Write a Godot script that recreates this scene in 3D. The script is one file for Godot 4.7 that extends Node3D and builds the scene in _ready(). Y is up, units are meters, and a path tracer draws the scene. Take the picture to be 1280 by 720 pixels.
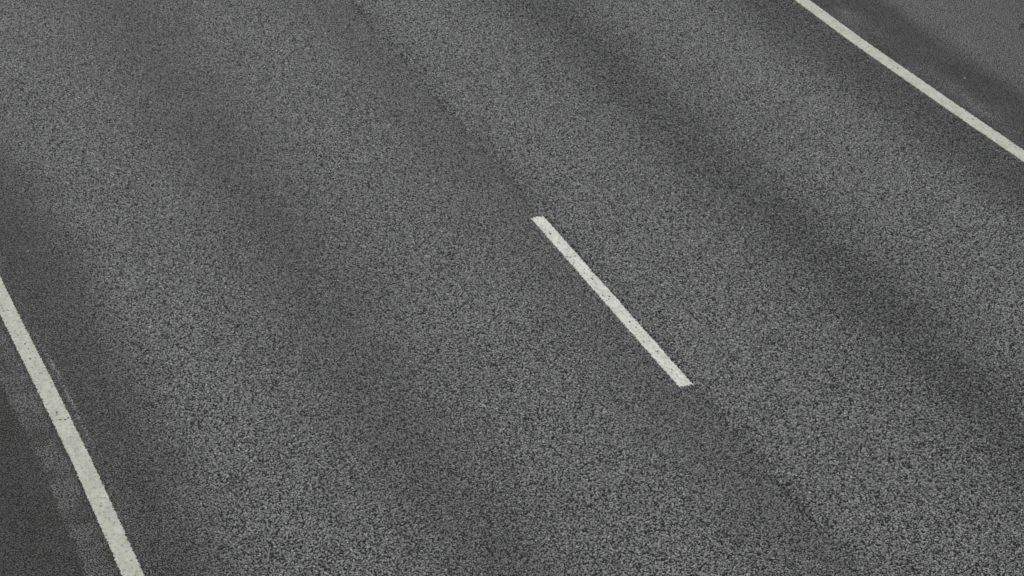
extends Node3D
# A wet-grey two lane road seen from a roadside mast: x runs across the road, -z along it, y up, metres.
# "t" is the distance right of the middle of the road, "s" the distance along it from the mast.

const CAMERA_T := -6.87
const CAMERA_H := 8.877
const SPACING := 0.0112          # between the stones of the surface course
const STONE_TONE := 0.179
const BINDER_TONE := 0.013

var wander := FastNoiseLite.new()
var patchy := FastNoiseLite.new()
var fine := FastNoiseLite.new()
var wear := FastNoiseLite.new()
var pits := FastNoiseLite.new()
var grain_map: ImageTexture
var grain_bump: ImageTexture

func _ready():
	# --- camera, sky, light, exposure
	var cam := Camera3D.new()
	cam.name = "camera"
	cam.fov = rad_to_deg(2.0 * atan(360.0 / 3800.0))
	cam.position = Vector3(CAMERA_T, CAMERA_H, 0)
	cam.rotation_degrees = Vector3(-24.2653, -18.6076, 0)
	cam.near = 0.1
	cam.far = 4000.0
	add_child(cam)
	cam.current = true

	var sky_look := ProceduralSkyMaterial.new()
	sky_look.sky_top_color = Color(0.74, 0.755, 0.77)
	sky_look.sky_horizon_color = Color(0.80, 0.805, 0.81)
	sky_look.sky_curve = 0.2
	sky_look.ground_horizon_color = Color(0.5, 0.5, 0.48)
	sky_look.ground_bottom_color = Color(0.3, 0.3, 0.28)
	var sky := Sky.new()
	sky.sky_material = sky_look
	var env := Environment.new()
	env.background_mode = Environment.BG_SKY
	env.sky = sky
	env.tonemap_mode = Environment.TONE_MAPPER_LINEAR
	env.tonemap_exposure = 1.25
	env.sdfgi_enabled = true
	env.ssao_enabled = true
	env.ssil_enabled = true
	var we := WorldEnvironment.new()
	we.name = "environment"
	we.environment = env
	add_child(we)

	var sun := DirectionalLight3D.new()   # the brighter part of the overcast, ahead and to the right
	sun.name = "daylight"
	sun.light_energy = 0.5
	sun.light_angular_distance = 10.0
	sun.light_color = Color(1.0, 0.985, 0.96)
	sun.shadow_enabled = true
	add_child(sun)
	sun.look_at_from_position(Vector3(2, 21, -48), Vector3(-1, 0, -19))

	# --- noises and the sand-and-bitumen grain between the stones
	set_noise(wander, 11, 0.16, 3)
	set_noise(patchy, 23, 1.9, 3)
	set_noise(fine, 37, 17.0, 2)
	set_noise(wear, 51, 26.0, 2)
	set_noise(pits, 77, 36.0, 1)
	make_grain()

	build_ground()
	build_road()
	build_markings()
	build_small_things()

func set_noise(n: FastNoiseLite, number: int, frequency: float, octaves: int):
	n.seed = number
	n.noise_type = FastNoiseLite.TYPE_SIMPLEX_SMOOTH
	n.frequency = frequency
	n.fractal_type = FastNoiseLite.FRACTAL_FBM
	n.fractal_octaves = octaves

func describe(o: Node, label: String, kind := "", category := "", group := ""):
	o.set_meta("label", label)
	if kind: o.set_meta("kind", kind)
	if category: o.set_meta("category", category)
	if group: o.set_meta("group", group)

# ---------------------------------------------------------------- materials
func make_grain():
	var n := FastNoiseLite.new()
	n.seed = 5
	n.noise_type = FastNoiseLite.TYPE_CELLULAR
	n.cellular_return_type = FastNoiseLite.RETURN_DISTANCE
	n.frequency = 0.12
	n.fractal_type = FastNoiseLite.FRACTAL_FBM
	n.fractal_octaves = 2
	var im := n.get_seamless_image(1024, 1024, true)
	var bump := im.duplicate()
	bump.convert(Image.FORMAT_RGB8)
	bump.bump_map_to_normal_map(2.0)
	grain_bump = ImageTexture.create_from_image(bump)
	im.convert(Image.FORMAT_L8)
	var px := im.get_data()
	for i in px.size():
		px[i] = 255 - int(px[i] * 0.42)
	grain_map = ImageTexture.create_from_image(Image.create_from_data(1024, 1024, false, Image.FORMAT_L8, px))

func surface(color: Color, rough: float, metres: float, relief := 0.6, tinted := true) -> StandardMaterial3D:
	var m := StandardMaterial3D.new()
	m.albedo_color = color
	m.roughness = rough
	m.metallic_specular = 0.3
	m.vertex_color_use_as_albedo = tinted
	if metres > 0.0:
		m.albedo_texture = grain_map
		m.normal_enabled = true
		m.normal_texture = grain_bump
		m.normal_scale = relief
		m.uv1_triplanar = true
		m.uv1_world_triplanar = true
		m.uv1_scale = Vector3.ONE / metres
	return m

# ---------------------------------------------------------------- the road's make-up
func table(s: float, at: Array, v: Array) -> float:
	if s <= at[0]: return v[0]
	for i in range(1, at.size()):
		if s <= at[i]:
			return lerpf(v[i - 1], v[i], (s - at[i - 1]) / (at[i] - at[i - 1]))
	return v[-1]

func left_line(s: float) -> float:
	return table(s, [13.0, 15.5, 17.0, 18.2, 19.35, 22.0, 29.0], [-4.008, -4.007, -4.008, -4.028, -4.052, -4.09, -4.15])

func right_line(s: float) -> float:
	return table(s, [13.0, 18.0, 19.7, 20.9, 21.4, 22.6, 23.8, 26.0], [4.15, 4.09, 4.03, 3.975, 3.955, 3.91, 3.893, 3.86])

func joint(s: float) -> float:      # where the two lanes' paving meets
	return 0.035 + 0.03 * wander.get_noise_2d(s * 4.0, 71.0)

func bell(x: float, width: float) -> float:
	return exp(-x * x / (2.0 * width * width))

# how light the stones are (1 = polished wheel path) and how coarse and open the surface is
func make_up(t: float, s: float, l: float, r: float) -> Vector2:
	var w := wander.get_noise_2d(t * 1.2, s * 0.8)
	var p := patchy.get_noise_2d(t * 1.0, s * 0.6)
	var tw := t + 0.12 * w + 0.04 * p
	var v := 1.0
	var c := 1.0
	if t < l:
		v = 0.30 + 0.03 * p
		c = 0.28
		# the pale band that an older, scraped off line left, with cross strokes and a brighter far rim
		var d := l - t + 0.03 * p + 0.012 * fine.get_noise_2d(t, s)
		var band := smoothstep(0.055, 0.10, d) * (1.0 - smoothstep(0.235, 0.262, d))
		var strokes := clampf(0.62 + 0.95 * patchy.get_noise_2d(t * 0.9 + 9.0, s * 1.5) + 0.35 * fine.get_noise_2d(t * 0.35, s * 1.2), 0.0, 1.25)
		v += 0.46 * band * strokes + 0.30 * bell(d - 0.25, 0.009) * clampf(0.2 + 1.6 * patchy.get_noise_2d(6.0, s * 1.7), 0.0, 1.0)
		c -= 0.14 * band
	elif t > r:
		v = 0.41 + 0.09 * p
		c = 0.22
		var far := smoothstep(0.54, 0.86, t - r + 0.03 * p)
		v = lerpf(v, 0.83, far)
		c = lerpf(c, 0.05, far)
		v -= 0.2 * smoothstep(1.55, 1.95, tw - r)
		v += 0.34 * bell(t - r - 0.19, 0.085) * clampf(0.55 + 1.5 * patchy.get_noise_2d(t * 1.1 + 4.0, s * 0.6), 0.0, 1.2)
		v += 0.09 * far * patchy.get_noise_2d(t * 0.4 + 2.0, s * 0.25)
	else:
		var j := joint(s)
		if t < j:
			v -= 0.20 * bell(minf(tw - (-0.14), 0.0), 0.28)
			v -= 0.26 * bell(t - j + 0.012, 0.011) * clampf(0.35 + 1.5 * patchy.get_noise_2d(8.0, s * 1.3), 0.0, 1.2)
			c -= 0.28 * bell(minf(tw - (-0.12), 0.0), 0.26)
			v -= 0.26 * bell(tw + 1.98, 0.33)
			c -= 0.24 * bell(tw + 1.98, 0.36)
			var e := 1.0 - smoothstep(0.25, 0.92, tw - l)
			v -= 0.51 * e
			c -= 0.55 * e
			var scrape := smoothstep(17.1, 17.5, s) * (1.0 - smoothstep(18.3, 18.8, s))
			v += 0.75 * bell(t - l - 0.115 - 0.004 * p, 0.008) * (0.12 + 0.88 * scrape) * clampf(0.7 + 1.3 * patchy.get_noise_2d(3.0, s * 2.4), 0.0, 1.3)
			v += 0.10 * bell(t - l - 0.085, 0.03) * clampf(0.5 + patchy.get_noise_2d(5.0, s * 0.9), 0.0, 1.2)
		else:
			v -= 0.17 * bell(t - j, 0.10) + 0.24 * bell(t - j - 0.01, 0.016) * clampf(0.4 + 1.5 * patchy.get_noise_2d(2.0, s * 1.4), 0.0, 1.2)
			c += 0.35 * bell(t - j, 0.06)
			v -= 0.22 * bell(tw - 1.70, 0.42) + 0.17 * bell(tw - 1.72, 0.2)
			c += 0.12 * bell(tw - 1.70, 0.34)
			var e := smoothstep(-1.0, -0.25, tw - r)
			v -= 0.45 * e
			c -= 0.1 * e
	v += 0.03 * w + 0.04 * p + 0.035 * patchy.get_noise_2d(t * 3.0, s * 0.25)
	return Vector2(v, clampf(c, 0.05, 1.4))

# ---------------------------------------------------------------- ground and road
func strip_mesh(from: Callable, to: Callable, columns: int, y: float, tint: Callable, mat: Material) -> ArrayMesh:
	var rows := []
	for s in [-300.0, -120.0, -40.0, -10.0, 4.0]: rows.append(s)
	for i in range(0, 181): rows.append(11.0 + i * 0.1)
	for s in [31.0, 36.0, 45.0, 60.0, 90.0, 150.0, 300.0, 700.0, 1500.0]: rows.append(s)
	var pts := PackedVector3Array()
	var cols := PackedColorArray()
	var idx := PackedInt32Array()
	for i in rows.size():
		var s: float = rows[i]
		for k in columns + 1:
			var t := lerpf(from.call(s), to.call(s), float(k) / columns)
			pts.append(Vector3(t, y, -s))
			cols.append(tint.call(t, s))
	for i in rows.size() - 1:
		for k in columns:
			var a := i * (columns + 1) + k
			var b := a + columns + 1
			idx.append_array([a, b, b + 1, a, b + 1, a + 1])
	var nrm := PackedVector3Array()
	nrm.resize(pts.size())
	nrm.fill(Vector3.UP)
	var arr := []
	arr.resize(Mesh.ARRAY_MAX)
	arr[Mesh.ARRAY_VERTEX] = pts
	arr[Mesh.ARRAY_NORMAL] = nrm
	arr[Mesh.ARRAY_COLOR] = cols
	arr[Mesh.ARRAY_INDEX] = idx
	var m := ArrayMesh.new()
	m.add_surface_from_arrays(Mesh.PRIMITIVE_TRIANGLES, arr)
	m.surface_set_material(0, mat)
	return m

func structure(called: String, mesh: Mesh, label: String) -> MeshInstance3D:
	var o := MeshInstance3D.new()
	o.name = called
	o.mesh = mesh
	add_child(o)
	describe(o, label, "structure")
	return o

# bitumen and sand: dark where the stones stand in it, the whole surface's mean tone farther on
func binder(t: float, s: float) -> Color:
	var mu := make_up(t, s, left_line(s), right_line(s))
	var shown := clampf(maxf(12.5 - s, s - 27.2) / 0.8, 0.0, 1.0)
	var in_stones := BINDER_TONE * lerpf(mu.x * 1.7, 1.0, clampf(mu.y, 0.0, 1.0))
	var g := lerpf(in_stones, 0.10 * mu.x, shown)
	return Color(g, g * 0.985, g * 0.98)

func build_ground():
	var g := StandardMaterial3D.new()
	g = surface(Color(0.30, 0.33, 0.22), 1.0, 3.0, 1.0, false)
	var pm := PlaneMesh.new()
	pm.size = Vector2(4000, 4000)
	pm.material = g
	var o := structure("ground", pm, "flat grassy ground beyond both road verges")
	o.position = Vector3(0, -0.12, 0)
	var gm := surface(Color(0.47, 0.46, 0.44), 1.0, 0.7, 1.0, false)
	structure("verge", strip_mesh(func(_s): return -8.6, func(_s): return -6.2, 2, -0.02, func(_t, _s): return Color.WHITE, gm), "gravel verge beside the left road shoulder")
	structure("verge_001", strip_mesh(func(_s): return 6.6, func(_s): return 9.0, 2, -0.02, func(_t, _s): return Color.WHITE, gm), "gravel verge beside the right road shoulder")

func build_road():
	var m := surface(Color.WHITE, 0.82, 0.55, 0.8)
	var road := structure("road", strip_mesh(left_line, right_line, 84, 0.0, binder, m), "two lane grey asphalt road with worn coarse wheel tracks between the white edge lines")
	var ls := structure("road_shoulder", strip_mesh(func(_s): return -6.2, left_line, 34, 0.0, binder, m), "dark smooth asphalt shoulder outside the left edge line with a pale scraped strip")
	var rs := structure("road_shoulder_001", strip_mesh(right_line, func(_s): return 6.6, 34, 0.0, binder, m), "smooth asphalt shoulder outside the right edge line, pale grey farther out")
	scatter_stones(road, ls, rs)

func chip(number: int, rim: int) -> ArrayMesh:
	# one broken stone, rolled flat: a rim, a smaller uneven top; about one unit wide, its top at y = 1
	var rng := RandomNumberGenerator.new()
	rng.seed = number
	var low := []
	var top := []
	for i in rim:
		var a := TAU * (i + rng.randf_range(-0.28, 0.28)) / rim
		var rad := rng.randf_range(0.46, 0.64)
		low.append(Vector3(cos(a) * rad, -0.6, sin(a) * rad))
		var inn := rad * rng.randf_range(0.62, 0.84)
		top.append(Vector3(cos(a) * inn, rng.randf_range(0.62, 0.92), sin(a) * inn))
	var st := SurfaceTool.new()
	st.begin(Mesh.PRIMITIVE_TRIANGLES)
	st.set_smooth_group(-1)
	var peak := Vector3(rng.randf_range(-0.1, 0.1), 1.0, rng.randf_range(-0.1, 0.1))
	for i in rim:
		var k := (i + 1) % rim
		for p in [peak, top[i], top[k], top[i], low[i], low[k], top[i], low[k], top[k]]:
			st.add_vertex(p)
	st.generate_normals()
	var mat := StandardMaterial3D.new()
	mat.vertex_color_use_as_albedo = true
	mat.roughness = 0.7
	mat.metallic_specular = 0.35
	st.set_material(mat)
	return st.commit()

func scatter_stones(road: Node, ls: Node, rs: Node):
	# corners of the paved patch that the camera can see, a metre and more to spare
	var edge := PackedVector2Array([Vector2(-4.2, 27.6), Vector2(6.55, 24.4), Vector2(6.55, 21.4), Vector2(1.9, 12.7), Vector2(-5.9, 14.5), Vector2(-5.2, 20.5)])
	var chips := [chip(3, 6), chip(8, 7), chip(21, 5)]
	var rng := RandomNumberGenerator.new()
	rng.seed = 2024
	var bufs := []
	for i in 9: bufs.append(PackedFloat32Array())
	var fill := PackedInt32Array()
	fill.resize(9)
	for i in 9: bufs[i].resize(16 * (330000 if i < 3 else 80000))
	var s := 12.7
	while s < 27.6:
		# the stretch of this row that lies inside the patch
		var lo := 99.0
		var hi := -99.0
		for i in edge.size():
			var a := edge[i]
			var b := edge[(i + 1) % edge.size()]
			if (a.y - s) * (b.y - s) <= 0.0 and a.y != b.y:
				var x := lerpf(a.x, b.x, (s - a.y) / (b.y - a.y))
				lo = minf(lo, x)
				hi = maxf(hi, x)
		var l := left_line(s)
		var r := right_line(s)
		var t := lo
		while t < hi:
			var x := t + rng.randf_range(-0.5, 0.5) * SPACING
			var z := s + rng.randf_range(-0.5, 0.5) * SPACING
			t += SPACING
			var mu := make_up(x, z, l, r)
			var v := mu.x
			var c := mu.y
			var f := fine.get_noise_2d(x, z)
			var f2 := pits.get_noise_2d(x, z * 0.8)
			var pit := (0.02 + 0.11 * c) * (1.0 + 0.6 * f) + 1.3 * c * maxf(f2 - 0.36, 0.0)
			if rng.randf() < pit: continue
			var proud := 0.0014 + c * (0.0012 + 0.0060 * rng.randf() + 0.0008 * f)
			var in_line := absf(x - l) < 0.075 or absf(x - r) < 0.075 or (absf(x) < 0.062 and z > 16.79 and z < 19.83)
			if in_line: proud = minf(proud, 0.0026)
			var size := SPACING * rng.randf_range(0.75, 1.45) * (0.86 + 0.16 * minf(c, 1.0))
			var turn := rng.randf() * TAU
			var lean := (0.05 + 0.2 * c)
			var up := Vector3(rng.randf_range(-lean, lean), 1.0, rng.randf_range(-lean, lean)).normalized()
			var ax := Vector3(cos(turn), 0, sin(turn))
			ax = (ax - up * ax.dot(up)).normalized()
			var az := ax.cross(up)
			var high := maxf(proud, 0.001)
			ax *= size * rng.randf_range(0.8, 1.2)
			az *= size
			var uy := up * high
			var tone := 1.0 + (0.24 + 0.48 * c) * (rng.randf() + rng.randf() - 1.0) - 0.25 * c * f2
			var odd := rng.randf()
			if odd < 0.03 * c: tone *= 1.5
			elif odd > 0.98 - 0.11 * c: tone *= 0.26
			tone *= STONE_TONE * v / (1.0 - 0.24 * minf(c, 1.25))
			var warm := rng.randf_range(-0.008, 0.008)
			var which := (0 if x > l and x < r else (3 if x <= l else 6)) + rng.randi() % 3
			var at: int = fill[which] * 16
			fill[which] += 1
			var b: PackedFloat32Array = bufs[which]
			b[at] = ax.x; b[at + 1] = uy.x; b[at + 2] = az.x; b[at + 3] = x
			b[at + 4] = ax.y; b[at + 5] = uy.y; b[at + 6] = az.y; b[at + 7] = 0.0
			b[at + 8] = ax.z; b[at + 9] = uy.z; b[at + 10] = az.z; b[at + 11] = -z
			b[at + 12] = tone * (1.0 + warm); b[at + 13] = tone * 0.985; b[at + 14] = tone * (0.98 - warm); b[at + 15] = 1.0
			bufs[which] = b
		s += SPACING
	var total := 0
	for i in 9:
		total += fill[i]
		var mm := MultiMesh.new()
		mm.transform_format = MultiMesh.TRANSFORM_3D
		mm.use_colors = true
		mm.mesh = chips[i % 3]
		mm.instance_count = fill[i]
		mm.buffer = bufs[i].slice(0, fill[i] * 16)
		var o := MultiMeshInstance3D.new()
		o.name = "stone_chips"
		o.multimesh = mm
		o.set_meta("kind", "stuff")
		[road, ls, rs][i / 3].add_child(o, true)
	print("stones ", total)

# ---------------------------------------------------------------- painted lines
# A band of paint a few millimetres thick on a fine grid, holed and ragged where it has worn.
func paint_band(middle: Callable, half: float, s0: float, s1: float, holes: float, salt: float, hue: Color, marks: Array) -> ArrayMesh:
	var across := 18
	var step := 0.009
	var n := int((s1 - s0) / step)
	var pts := PackedVector3Array()
	var cols := PackedColorArray()
	var keep := PackedByteArray()
	keep.resize(n * across)
	for i in n + 1:
		var s := s0 + (s1 - s0) * i / n
		var mid: float = middle.call(s)
		for k in across + 1:
			var u := -1.0 + 2.0 * k / across
			var t := u * half
			if k == 0 or k == across:
				t += 0.0070 * fine.get_noise_2d(s * 2.2, salt + u * 9.0) + 0.0045 * wear.get_noise_2d(s * 2.2, salt - u * 7.0)
			var z := s
			if i == 0 or i == n:
				z += 0.03 * fine.get_noise_2d(t * 3.0 + salt, s)
			var h := 0.0058 + 0.0012 * fine.get_noise_2d(t * 1.6 + salt, s * 1.6)
			pts.append(Vector3(mid + t, h, -z))
			var q := 1.0 + 0.17 * patchy.get_noise_2d(t * 5.0 + salt, s * 2.0) + 0.15 * fine.get_noise_2d(t * 1.5, s + salt) + 0.12 * wear.get_noise_2d(t * 3.0 + 5.0, s * 1.6 + salt)
			var dirt := fine.get_noise_2d(t * 2.6 + salt * 2.0, s * 1.3)
			q *= 1.0 - 1.2 * clampf(dirt - 0.26, 0.0, 0.4)
			cols.append(Color(hue.r * q, hue.g * q, hue.b * q * (0.985 + 0.015 * u)))
	for i in n:
		for k in across:
			var s := s0 + (s1 - s0) * (i + 0.5) / n
			var t := (-1.0 + 2.0 * (k + 0.5) / across) * half
			var spot := wear.get_noise_2d(t * 1.5 + salt * 3.0, s * 1.1)
			var area := 0.5 + 0.9 * patchy.get_noise_2d(salt * 2.0, s * 0.9)
			var gone := spot > 0.72 - holes * area
			for mk in marks:
				if pow((s - mk[0]) / mk[2], 2.0) + pow((t - mk[1]) / mk[3], 2.0) < 0.6 + 0.9 * wear.get_noise_2d(t * 4.0, s * 4.0): gone = true
			if (k == 0 or k == across - 1) and wear.get_noise_2d(s * 1.7 + k, salt * 5.0) > 0.42: gone = true
			keep[i * across + k] = 0 if gone else 1
	var st := SurfaceTool.new()
	st.begin(Mesh.PRIMITIVE_TRIANGLES)
	var w := across + 1
	var drop := Vector3(0, -0.0075, 0)
	for i in n:
		for k in across:
			if keep[i * across + k] == 0: continue
			var a := i * w + k
			var quad := [a, a + w, a + w + 1, a + 1]
			st.set_smooth_group(0)
			for m in [0, 1, 2, 0, 2, 3]:
				st.set_color(cols[quad[m]])
				st.add_vertex(pts[quad[m]])
			st.set_smooth_group(-1)
			var open := [k == 0 or keep[i * across + k - 1] == 0, i == n - 1 or keep[(i + 1) * across + k] == 0, k == across - 1 or keep[i * across + k + 1] == 0, i == 0 or keep[(i - 1) * across + k] == 0]
			for e in 4:
				if not open[e]: continue
				var p: int = quad[e]
				var q: int = quad[(e + 1) % 4]
				for x in [[q, 0], [p, 0], [p, 1], [q, 0], [p, 1], [q, 1]]:
					st.set_color(cols[x[0]])
					st.add_vertex(pts[x[0]] + drop * x[1])
	st.generate_normals()
	st.set_material(surface(Color.WHITE, 0.7, 0.0))
	return st.commit()

func build_markings():
	var tan_paint := Color(0.43, 0.432, 0.37)
	# worn spots: along the road, off the line's middle, half length, half width
	var on_left := [[17.72, -0.008, 0.030, 0.006], [17.62, -0.006, 0.010, 0.017], [17.61, 0.024, 0.011, 0.014], [17.625, 0.048, 0.009, 0.012], [16.37, -0.01, 0.017, 0.007],
		[18.975, 0.024, 0.016, 0.006], [18.843, 0.008, 0.014, 0.007], [18.734, 0.013, 0.016, 0.007], [18.58, -0.008, 0.017, 0.007], [19.41, -0.03, 0.007, 0.02], [19.415, 0.006, 0.007, 0.012]]
	add_marking("edge_line", paint_band(left_line, 0.0615, 12.0, 28.5, 0.05, 40.0, tan_paint, on_left), "unbroken pale edge line at the lower left with a short crack across it", "unbroken edge lines")
	add_marking("edge_line", paint_band(right_line, 0.0625, 12.0, 28.5, 0.05, 90.0, Color(0.45, 0.453, 0.385), [[20.613, 0.02, 0.016, 0.012], [21.9, 0.01, 0.018, 0.008]]), "unbroken pale edge line at the upper right beside the lighter shoulder", "unbroken edge lines")
	var on_dash := [[19.05, -0.034, 0.012, 0.012], [19.03, -0.012, 0.009, 0.013], [19.035, 0.012, 0.008, 0.010], [19.045, 0.03, 0.014, 0.008], [18.73, -0.02, 0.012, 0.014], [18.80, 0.01, 0.016, 0.008], [18.62, 0.006, 0.02, 0.007],
		[18.33, -0.025, 0.02, 0.008], [18.29, 0.014, 0.014, 0.011], [18.235, -0.03, 0.016, 0.009], [18.26, -0.006, 0.015, 0.007], [17.854, 0.001, 0.022, 0.009], [17.755, 0.012, 0.014, 0.006], [17.52, -0.02, 0.026, 0.007], [17.346, 0.006, 0.018, 0.014],
		[19.49, -0.012, 0.024, 0.007], [19.30, -0.002, 0.020, 0.006], [17.05, 0.002, 0.018, 0.007], [18.74, 0.046, 0.02, 0.009]]
	add_marking("lane_dash", paint_band(func(_s): return 0.0, 0.0505, 16.79, 19.815, 0.16, 10.0, Color(0.56, 0.56, 0.515), on_dash), "short pale lane dash with worn dark specks in the middle of the road", "")

func add_marking(called: String, mesh: Mesh, label: String, group: String):
	var o := MeshInstance3D.new()
	o.name = called
	o.mesh = mesh
	add_child(o, true)
	describe(o, label, "thing", "road marking", group)

# ---------------------------------------------------------------- leaf and pebbles
func lump(number: int) -> ArrayMesh:
	# a small broken stone about one unit across
	var rng := RandomNumberGenerator.new()
	rng.seed = number
	var rings := 5
	var round_ := 8
	var pts := []
	for i in rings + 1:
		for k in round_:
			var up := PI * i / rings
			var a := TAU * (k + 0.5 * (i % 2)) / round_
			var rad := 0.5 * (rng.randf_range(0.84, 1.1) if i > 0 and i < rings else 0.95)
			pts.append(Vector3(sin(up) * cos(a) * rad, cos(up) * rad * 0.75, sin(up) * sin(a) * rad * 0.85))
	var st := SurfaceTool.new()
	st.begin(Mesh.PRIMITIVE_TRIANGLES)
	st.set_smooth_group(-1)
	for i in rings:
		for k in round_:
			var a: Vector3 = pts[i * round_ + k]
			var b: Vector3 = pts[i * round_ + (k + 1) % round_]
			var c: Vector3 = pts[(i + 1) * round_ + k]
			var d: Vector3 = pts[(i + 1) * round_ + (k + 1) % round_]
			for v in [a, b, d, a, d, c]: st.add_vertex(v)
	st.generate_normals()
	return st.commit()

func pebble(t: float, s: float, size: float, grey: float, number: int, label: String, group: String):
	var mat := StandardMaterial3D.new()
	mat.albedo_color = Color(grey, grey * 0.99, grey * 0.96).linear_to_srgb()
	mat.roughness = 0.75
	var o := MeshInstance3D.new()
	o.name = "pebble"
	o.mesh = lump(number)
	o.material_override = mat
	o.scale = Vector3.ONE * size
	o.rotation.y = number * 1.7
	o.position = Vector3(t, 0.004 + size * 0.3, -s)
	add_child(o, true)
	describe(o, label, "thing", "pebble", group)

func build_small_things():
	var pale := "pale pebbles lying loose on the asphalt"
	pebble(-0.234, 18.214, 0.013, 0.75, 1, "white pebble alone on the asphalt just left of the lane dash", pale)
	pebble(-0.199, 24.387, 0.014, 0.75, 2, "white pebble on the road near the top edge, left of the paving joint", pale)
	pebble(-2.823, 23.992, 0.014, 0.55, 3, "pale grey pebble in the wheel track at the upper left", pale)
	pebble(-3.73, 20.397, 0.012, 0.6, 4, "pale pebble on the dark margin above the left edge line", pale)
	pebble(4.37, 21.489, 0.017, 0.5, 5, "larger flat pale pebble on the dark right shoulder", pale)
	pebble(4.257, 21.305, 0.012, 0.42, 6, "small grey pebble on the right shoulder, between the larger pebble and the edge line", pale)
	pebble(4.116, 23.34, 0.013, 0.5, 7, "pale pebble just right of the edge line by the top edge", pale)
	pebble(0.8, 14.418, 0.014, 0.42, 8, "light grey pebble in the right lane near the bottom edge", pale)
	pebble(4.83, 21.771, 0.016, 0.02, 9, "small black pebble on the pale part of the right shoulder", "")
	leaf()

func leaf():
	# a dry leaf, curled up at both sides, lying on the far shoulder
	var root := Node3D.new()
	root.name = "fallen_leaf"
	root.position = Vector3(5.455, 0.006, -22.52)
	root.rotation_degrees = Vector3(0, 18, 0)
	add_child(root)
	describe(root, "curled reddish brown dry leaf on the right shoulder at the photo's edge", "thing", "leaf")
	var long := 16
	var wide := 8
	var st := SurfaceTool.new()
	st.begin(Mesh.PRIMITIVE_TRIANGLES)
	var pts := []
	for side in 2:
		for i in long + 1:
			var u := float(i) / long
			var half := 0.026 * pow(sin(PI * pow(u, 0.8)), 0.7) * (1.0 + 0.12 * sin(u * 40.0)) + 0.0004
			for k in wide + 1:
				var w := -1.0 + 2.0 * k / wide
				var a := w * 1.05
				pts.append(Vector3((u - 0.5) * 0.085, 0.003 + 0.024 * (1.0 - cos(a)) * sin(PI * u) + 0.014 * pow(u - 0.4, 2.0) * 4.0 - 0.0006 * side, half * sin(a) * 1.1))
	var n := (long + 1) * (wide + 1)
	for side in 2:
		for i in long:
			for k in wide:
				var a := side * n + i * (wide + 1) + k
				var q := [a, a + wide + 1, a + wide + 2, a, a + wide + 2, a + 1]
				if side == 0: q.reverse()
				for x in q: st.add_vertex(pts[x])
	st.generate_normals()
	var mat := StandardMaterial3D.new()
	mat.albedo_color = Color(0.27, 0.17, 0.16)
	mat.roughness = 0.6
	st.set_material(mat)
	var blade := MeshInstance3D.new()
	blade.name = "leaf_blade"
	blade.mesh = st.commit()
	root.add_child(blade)
	var stalk_mesh := CylinderMesh.new()
	stalk_mesh.top_radius = 0.0008
	stalk_mesh.bottom_radius = 0.0013
	stalk_mesh.height = 0.04
	stalk_mesh.radial_segments = 6
	var dark := StandardMaterial3D.new()
	dark.albedo_color = Color(0.2, 0.1, 0.09)
	stalk_mesh.material = dark
	var stalk := MeshInstance3D.new()
	stalk.name = "leaf_stalk"
	stalk.mesh = stalk_mesh
	stalk.position = Vector3(-0.06, 0.011, 0)
	stalk.rotation_degrees = Vector3(0, 0, 78)
	root.add_child(stalk)
